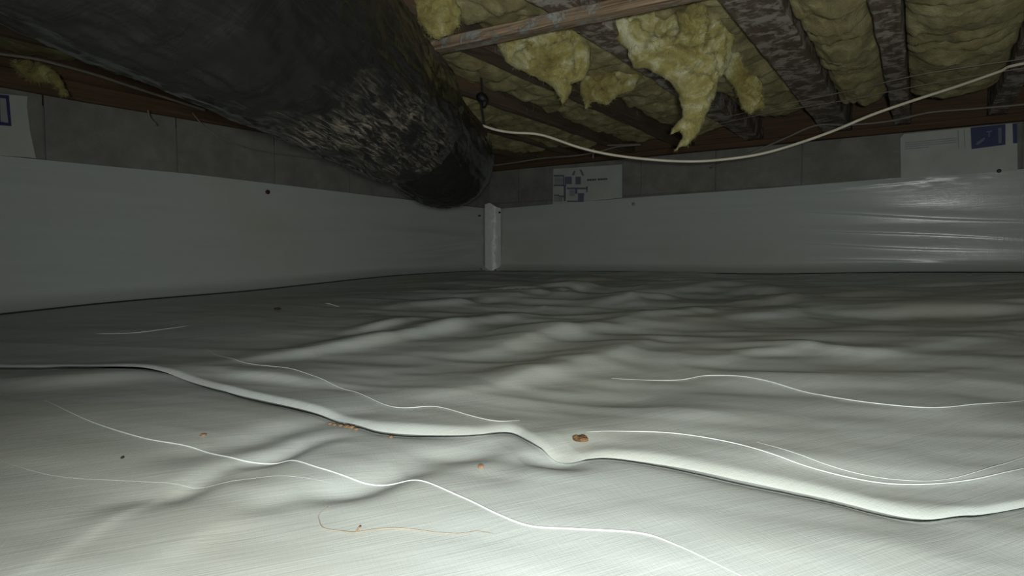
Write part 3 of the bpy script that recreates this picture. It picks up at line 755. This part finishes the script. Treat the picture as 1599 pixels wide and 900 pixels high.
pr3([(1559, 224), (1558.5, 200), (1564, 199.5), (1564, 223.5)], 'bluegrey')
pr3([(1541, 207), (1540.5, 205), (1549, 204), (1549, 206)], 'bluegrey', 'lettering'); pr3([(1543.5, 214), (1543.5, 206), (1545.5, 206), (1545.5, 214)], 'bluegrey', 'lettering')
pr3([(1524, 226), (1526, 222), (1535, 216), (1539, 215), (1536, 220), (1528, 226)], 'bluegrey'); 
D3 = DU - .0155
for k in range(4):
    pr3([(1413, 224 + k * 3.2), (1413, 222.6 + k * 3.2), (1450 + 44 * (k < 3), (219.4 if k == 3 else 214.8) + k * 3.2), (1450 + 44 * (k < 3), (220.8 if k == 3 else 216.2) + k * 3.2)], 'greyprint', 'lettering')
pr3([(1496, 232), (1495, 203.5), (1497, 203.3), (1498, 231.6)], 'greyprint')
pr3([(1506, 231), (1505, 202.6), (1506.5, 202.5), (1507.5, 231)], 'greyprint')
fl_ = empty('foam_board', on_v(20, 244, DV + .012))
quad_on(on_v, [(-90, 236), (-90, 138), (43, 150.5), (42, 166), (47, 205), (56, 247)], DV + .014, .011, 'panel', 'foam', fl_)
tag(fl_, 'white foam board with navy corner print on the wall beneath the duct', 'foam board')
def pr4(pix, mat, d): return quad_on(on_v, pix, d, .0012, 'print_mark', mat, fl_)
pr4([(-70, 191), (-70, 140), (14, 149), (18, 197)], 'blueprint', DV + .0155)
pr4([(1, 190), (0, 153), (9, 154), (13, 192)], 'greyprint', DV + .0168)

# ------------------------------------------------------------------ wall liners
def wall_liner(name, side, s0, s1, top, bot, n_s, n_z, label, seed):
    ss = np.linspace(s0, s1, n_s); t = np.linspace(0, 1, n_z)
    S_, T_ = np.meshgrid(ss, t, indexing='ij')
    zt = np.array([top(s) for s in ss])[:, None]; zb = np.array([bot(s) for s in ss])[:, None]
    Z_ = zb + (zt - zb) * T_
    off = .011 + (.0018 if side == 'R' else .004) * fbm(S_ * 1.5, Z_ * 5, o=3, seed=seed) * (1 - T_ ** 6)
    if side == 'R':
        # long shallow sagging pull folds that catch the torch
        for zc, amp, w, slope, cen, wid in ((.417, .0032, .0055, -.08, -.10, .55), (.340, .0028, .005, -.075, -.12, .40), (.285, .0030, .0055, -.05, -.20, .42), (.219, .0034, .006, -.02, -.25, .5), (.558, .0024, .006, .07, -.12, .20)):
            ze = zc + slope * (S_ - cen) + .004 * np.sin(S_ * 6 + zc * 40)
            dz_ = Z_ - ze
            off = off + amp * np.exp(-(np.where(dz_ < 0, dz_ / w, dz_ / .030)) ** 2) * np.exp(-((S_ - cen) / wid) ** 2)
        off = off + .040 * np.clip(.38 - Z_, 0, .25)
        off = off + .003 * np.exp(-((S_ + .05) / .22) ** 2) * fbm(S_ * 14, Z_ * 40, o=3, seed=4) * np.clip((T_ - .85) * 8, 0, 1)
    else:
        for zc, amp, w, slope, cen, wid in ((.36, .006, .022, -.03, 2.6, .5), (.30, .006, .02, .10, 2.75, .35), (.33, .004, .03, .02, 1.6, .7), (.24, .007, .018, .06, 2.7, .25)):
            off = off + amp * np.exp(-((Z_ - zc - slope * (S_ - cen)) / w) ** 2) * np.exp(-((S_ - cen) / wid) ** 2)
    flare = np.clip((.12 - T_) / .12, 0, 1) ** 2.2 * .045
    off = off + flare
    if side == 'R': xy = U[None, None] * (DU - off)[..., None] + V[None, None] * S_[..., None]
    else: xy = U[None, None] * S_[..., None] + V[None, None] * (DV + off)[..., None]
    hz = h_full(xy[..., 0], xy[..., 1]) + .006
    Z_ = np.maximum(Z_, hz)
    vs = np.concatenate([xy, Z_[..., None]], -1).reshape(-1, 3)
    uvs = np.stack([S_, Z_], -1).reshape(-1, 2)
    o = mesh_obj(name, vs, grid_faces(n_s, n_z, flip=(side == 'R')), M['liner_wall'], uvs=uvs)
    return tag(o, label, 'wall liner')
def topR(v): return float(np.interp(v, _tr[0], _tr[1]))
_q = [on_u(px, py, DU - .012) for px, py in ((782, 326), (900, 316), (1000, 308), (1200, 294), (1400, 278), (1500, 271), (1599, 264))]
_tr = ([uv_of(p)[1] for p in _q] + [2.5], [p[2] for p in _q] + [_q[-1][2] + .03])
_q2 = [on_v(px, py, DV + .012) for px, py in ((0, 243), (150, 258), (300, 272), (450, 290), (600, 308), (754, 325))]
_tl = ([-1.5] + [uv_of(p)[0] for p in _q2], [_q2[0][2]] + [p[2] for p in _q2])
def topL(u): return float(np.interp(u, *_tl))
def botR(v): p = P(DU - .05, v, 0); return float(h_full(p[0], p[1])) + .004
def botL(u): p = P(u, DV + .05, 0); return float(h_full(p[0], p[1])) + .004
linR = wall_liner('wall_liner', 'R', DV + .02, 2.5, topR, botR, 420, 120, 'white plastic wall liner with bright pull folds below the two printed boards', 91)
linL = wall_liner('wall_liner', 'L', -1.4, DU - .02, topL, botL, 420, 110, 'white plastic wall liner on the wall under the black duct', 95)
def pin(p, parent, axis, mat='pin', r=.007):
    n = np.array([U[0], U[1], 0]) if axis == 'u' else np.array([-V[0], -V[1], 0])
    path = np.array([p - n * .005, p - n * .004, p - n * .001, p + n * .010])
    vs, fs = tube(path, [r * .5, r * .9, r, r * .6], 10); return mesh_obj('fastener', vs, fs, M[mat], parent)
for px, py in ((1560, 267),): pin(on_u(px, py, DU - .022), linR, 'u', r=.008)
pin(on_u(989, 319, DU - .017), linR, 'u', 'greyprint', .010)
pin(on_v(418, 300, DV + .018), linL, 'v', 'rustpin', .010)
# folded tape strip closing the corner
tp = empty('corner_tape', on_u(768, 422, DU - .03))
strip_n = 30
tL, tR = on_v(755, 322, DV + .02), on_u(781, 326, DU - .02)
vs = []; uvs_ = []
zt = .56; zb = float(h_full(*(U * (DU - .06) + V * (DV + .06)))) + .004
prof = [(.0, .115), (.012, .085), (.020, .05), (.032, .034), (.045, .030), (.060, .024), (.085, .018), (.115, .016), (.135, .014)]
for i, t in enumerate(np.linspace(0, 1, strip_n)):
    for k in range(9):
        f = k / 8
        # along the left wall first, bridging the corner, then along the right wall
        pL = U * (DU - .055 * (1 - f) ** 1.0 - .020) + V * (DV + .020 + .085 * f ** 1.0)
        mid = np.sin(f * math.pi) * .012 + .0025 * float(vnoise(i * .5, k * 1.3, seed=33))
        q = pL - (U - V) / math.sqrt(2) * mid * np.array([1, 1])
        ztop_k = zt + .018 * math.exp(-((f - .3) / .25) ** 2) - .02 * f
        vs.append((q[0], q[1], zb + (ztop_k - zb) * t))
fs = grid_faces(strip_n, 9)
mesh_obj('tape_strip', vs, fs, M['tape'], tp)
for px, py in ((749, 337), (780, 332), (751, 421), (757, 422), (774, 422)):
    pin(on_v(px, py, DV + .035) if px < 754 else on_u(px, py, DU - .06 if px < 760 else DU - .05), tp, 'v' if px < 754 else 'u', r=.0065)
tag(tp, 'white tape strip sealing the corner between the two wall liners', 'tape')

# ------------------------------------------------------------------ debris on the sheets
def lump(name, c, size, mat, seed, parent=None, rot=0.3):
    n, m = 14, 9; vs = []; rng = np.random.RandomState(seed)
    for j in range(m):
        ph = math.pi * j / (m - 1)
        for i in range(n):
            a = 2 * math.pi * i / n
            d = np.array([math.sin(ph) * math.cos(a), math.sin(ph) * math.sin(a), math.cos(ph)])
            d = np.sign(d) * np.abs(d) ** .75
            k = 1 + .28 * float(vnoise(d[0] * 2.2 + seed, d[1] * 2.2, d[2] * 2.2, seed))
            q = d * np.array(size) * k
            vs.append((c[0] + q[0] * math.cos(rot) - q[1] * math.sin(rot), c[1] + q[0] * math.sin(rot) + q[1] * math.cos(rot), c[2] + q[2]))
    return mesh_obj(name, vs, grid_faces(m, n, flip=True, wrap=True), M[mat], parent, smooth=False)
def ground_at(px, py, zf): p = hit(px, py); return np.array([p[0], p[1], zf(p[0], p[1])])
g = ground_at(906, 695, far_z)
wc = empty('wood_chip', g)
lump('chip', g + [0, 0, .0045], (.0085, .005, .0036), 'chip', 3, wc, .0)
tag(wc, 'small brown wood chip lying on the sheet past the lapped edge', 'wood chip')
g = ground_at(751, 729, near_z); tag(lump('soil_crumb', g + [0, 0, .0015], (.0028, .0024, .002), 'clay', 5), 'tiny brown crumb alone on the smoother sheet near the long fold line', 'crumb')
g = ground_at(317, 681, near_z); tag(lump('soil_crumb', g + [0, 0, .0012], (.0038, .003, .0013), 'clay', 6), 'flat orange crumb on the smoother sheet just past the long fold line', 'crumb')
for i, (px, py) in enumerate([(522, 656), (532, 657), (541, 659), (548, 660), (556, 664), (610, 675), (515, 653)]):
    g = ground_at(px, py + 3, near_z); tag(lump('clay_crumb', g + [0, 0, .001], (.004, .003, .0016) if i in (2, 3) else (.0028, .002, .0012), 'clay', 10 + i), 'orange clay crumb caught along the lapped edge of the sheet', 'crumb', 'clay crumbs along the lapped edge')
g = ground_at(433, 485, far_z); tag(lump('dark_speck', g + [0, 0, .002], (.010, .005, .003), 'darkspeck', 20), 'dark speck on the rumpled sheet near the side wall', 'speck')
g = ground_at(191, 717, near_z); tag(lump('dark_speck', g + [0, 0, .001], (.0015, .0028, .0012), 'darkspeck', 21), 'tiny dark speck alone on the smoother sheet near the long fold line', 'speck')
rp = [ground_at(px, py, near_z) + [0, 0, .0012] for px, py in [(512, 792), (499, 803), (498, 812), (505, 825), (530, 830), (556, 832), (585, 828), (615, 826), (645, 828), (680, 832), (715, 834), (745, 831), (770, 835)]]
vs, fs = tube(spline(rp, 120), np.concatenate([np.linspace(.0002, .0005, 50), np.linspace(.0005, .0002, 70)]), 5)
rt = mesh_obj('root_fibre', vs, fs, M['root']); tag(rt, 'thin tan root fibre curled on the smoother sheet', 'root')
vs, fs = tube(spline([rp[5], rp[5] + [.002, .003, .003], rp[5] + [.0035, .001, .004]], 8), .0007, 5); mesh_obj('rootlet', vs, fs, M['clay'], rt)

for o in list(bpy.data.objects):
    if '_o' in o: del o['_o']
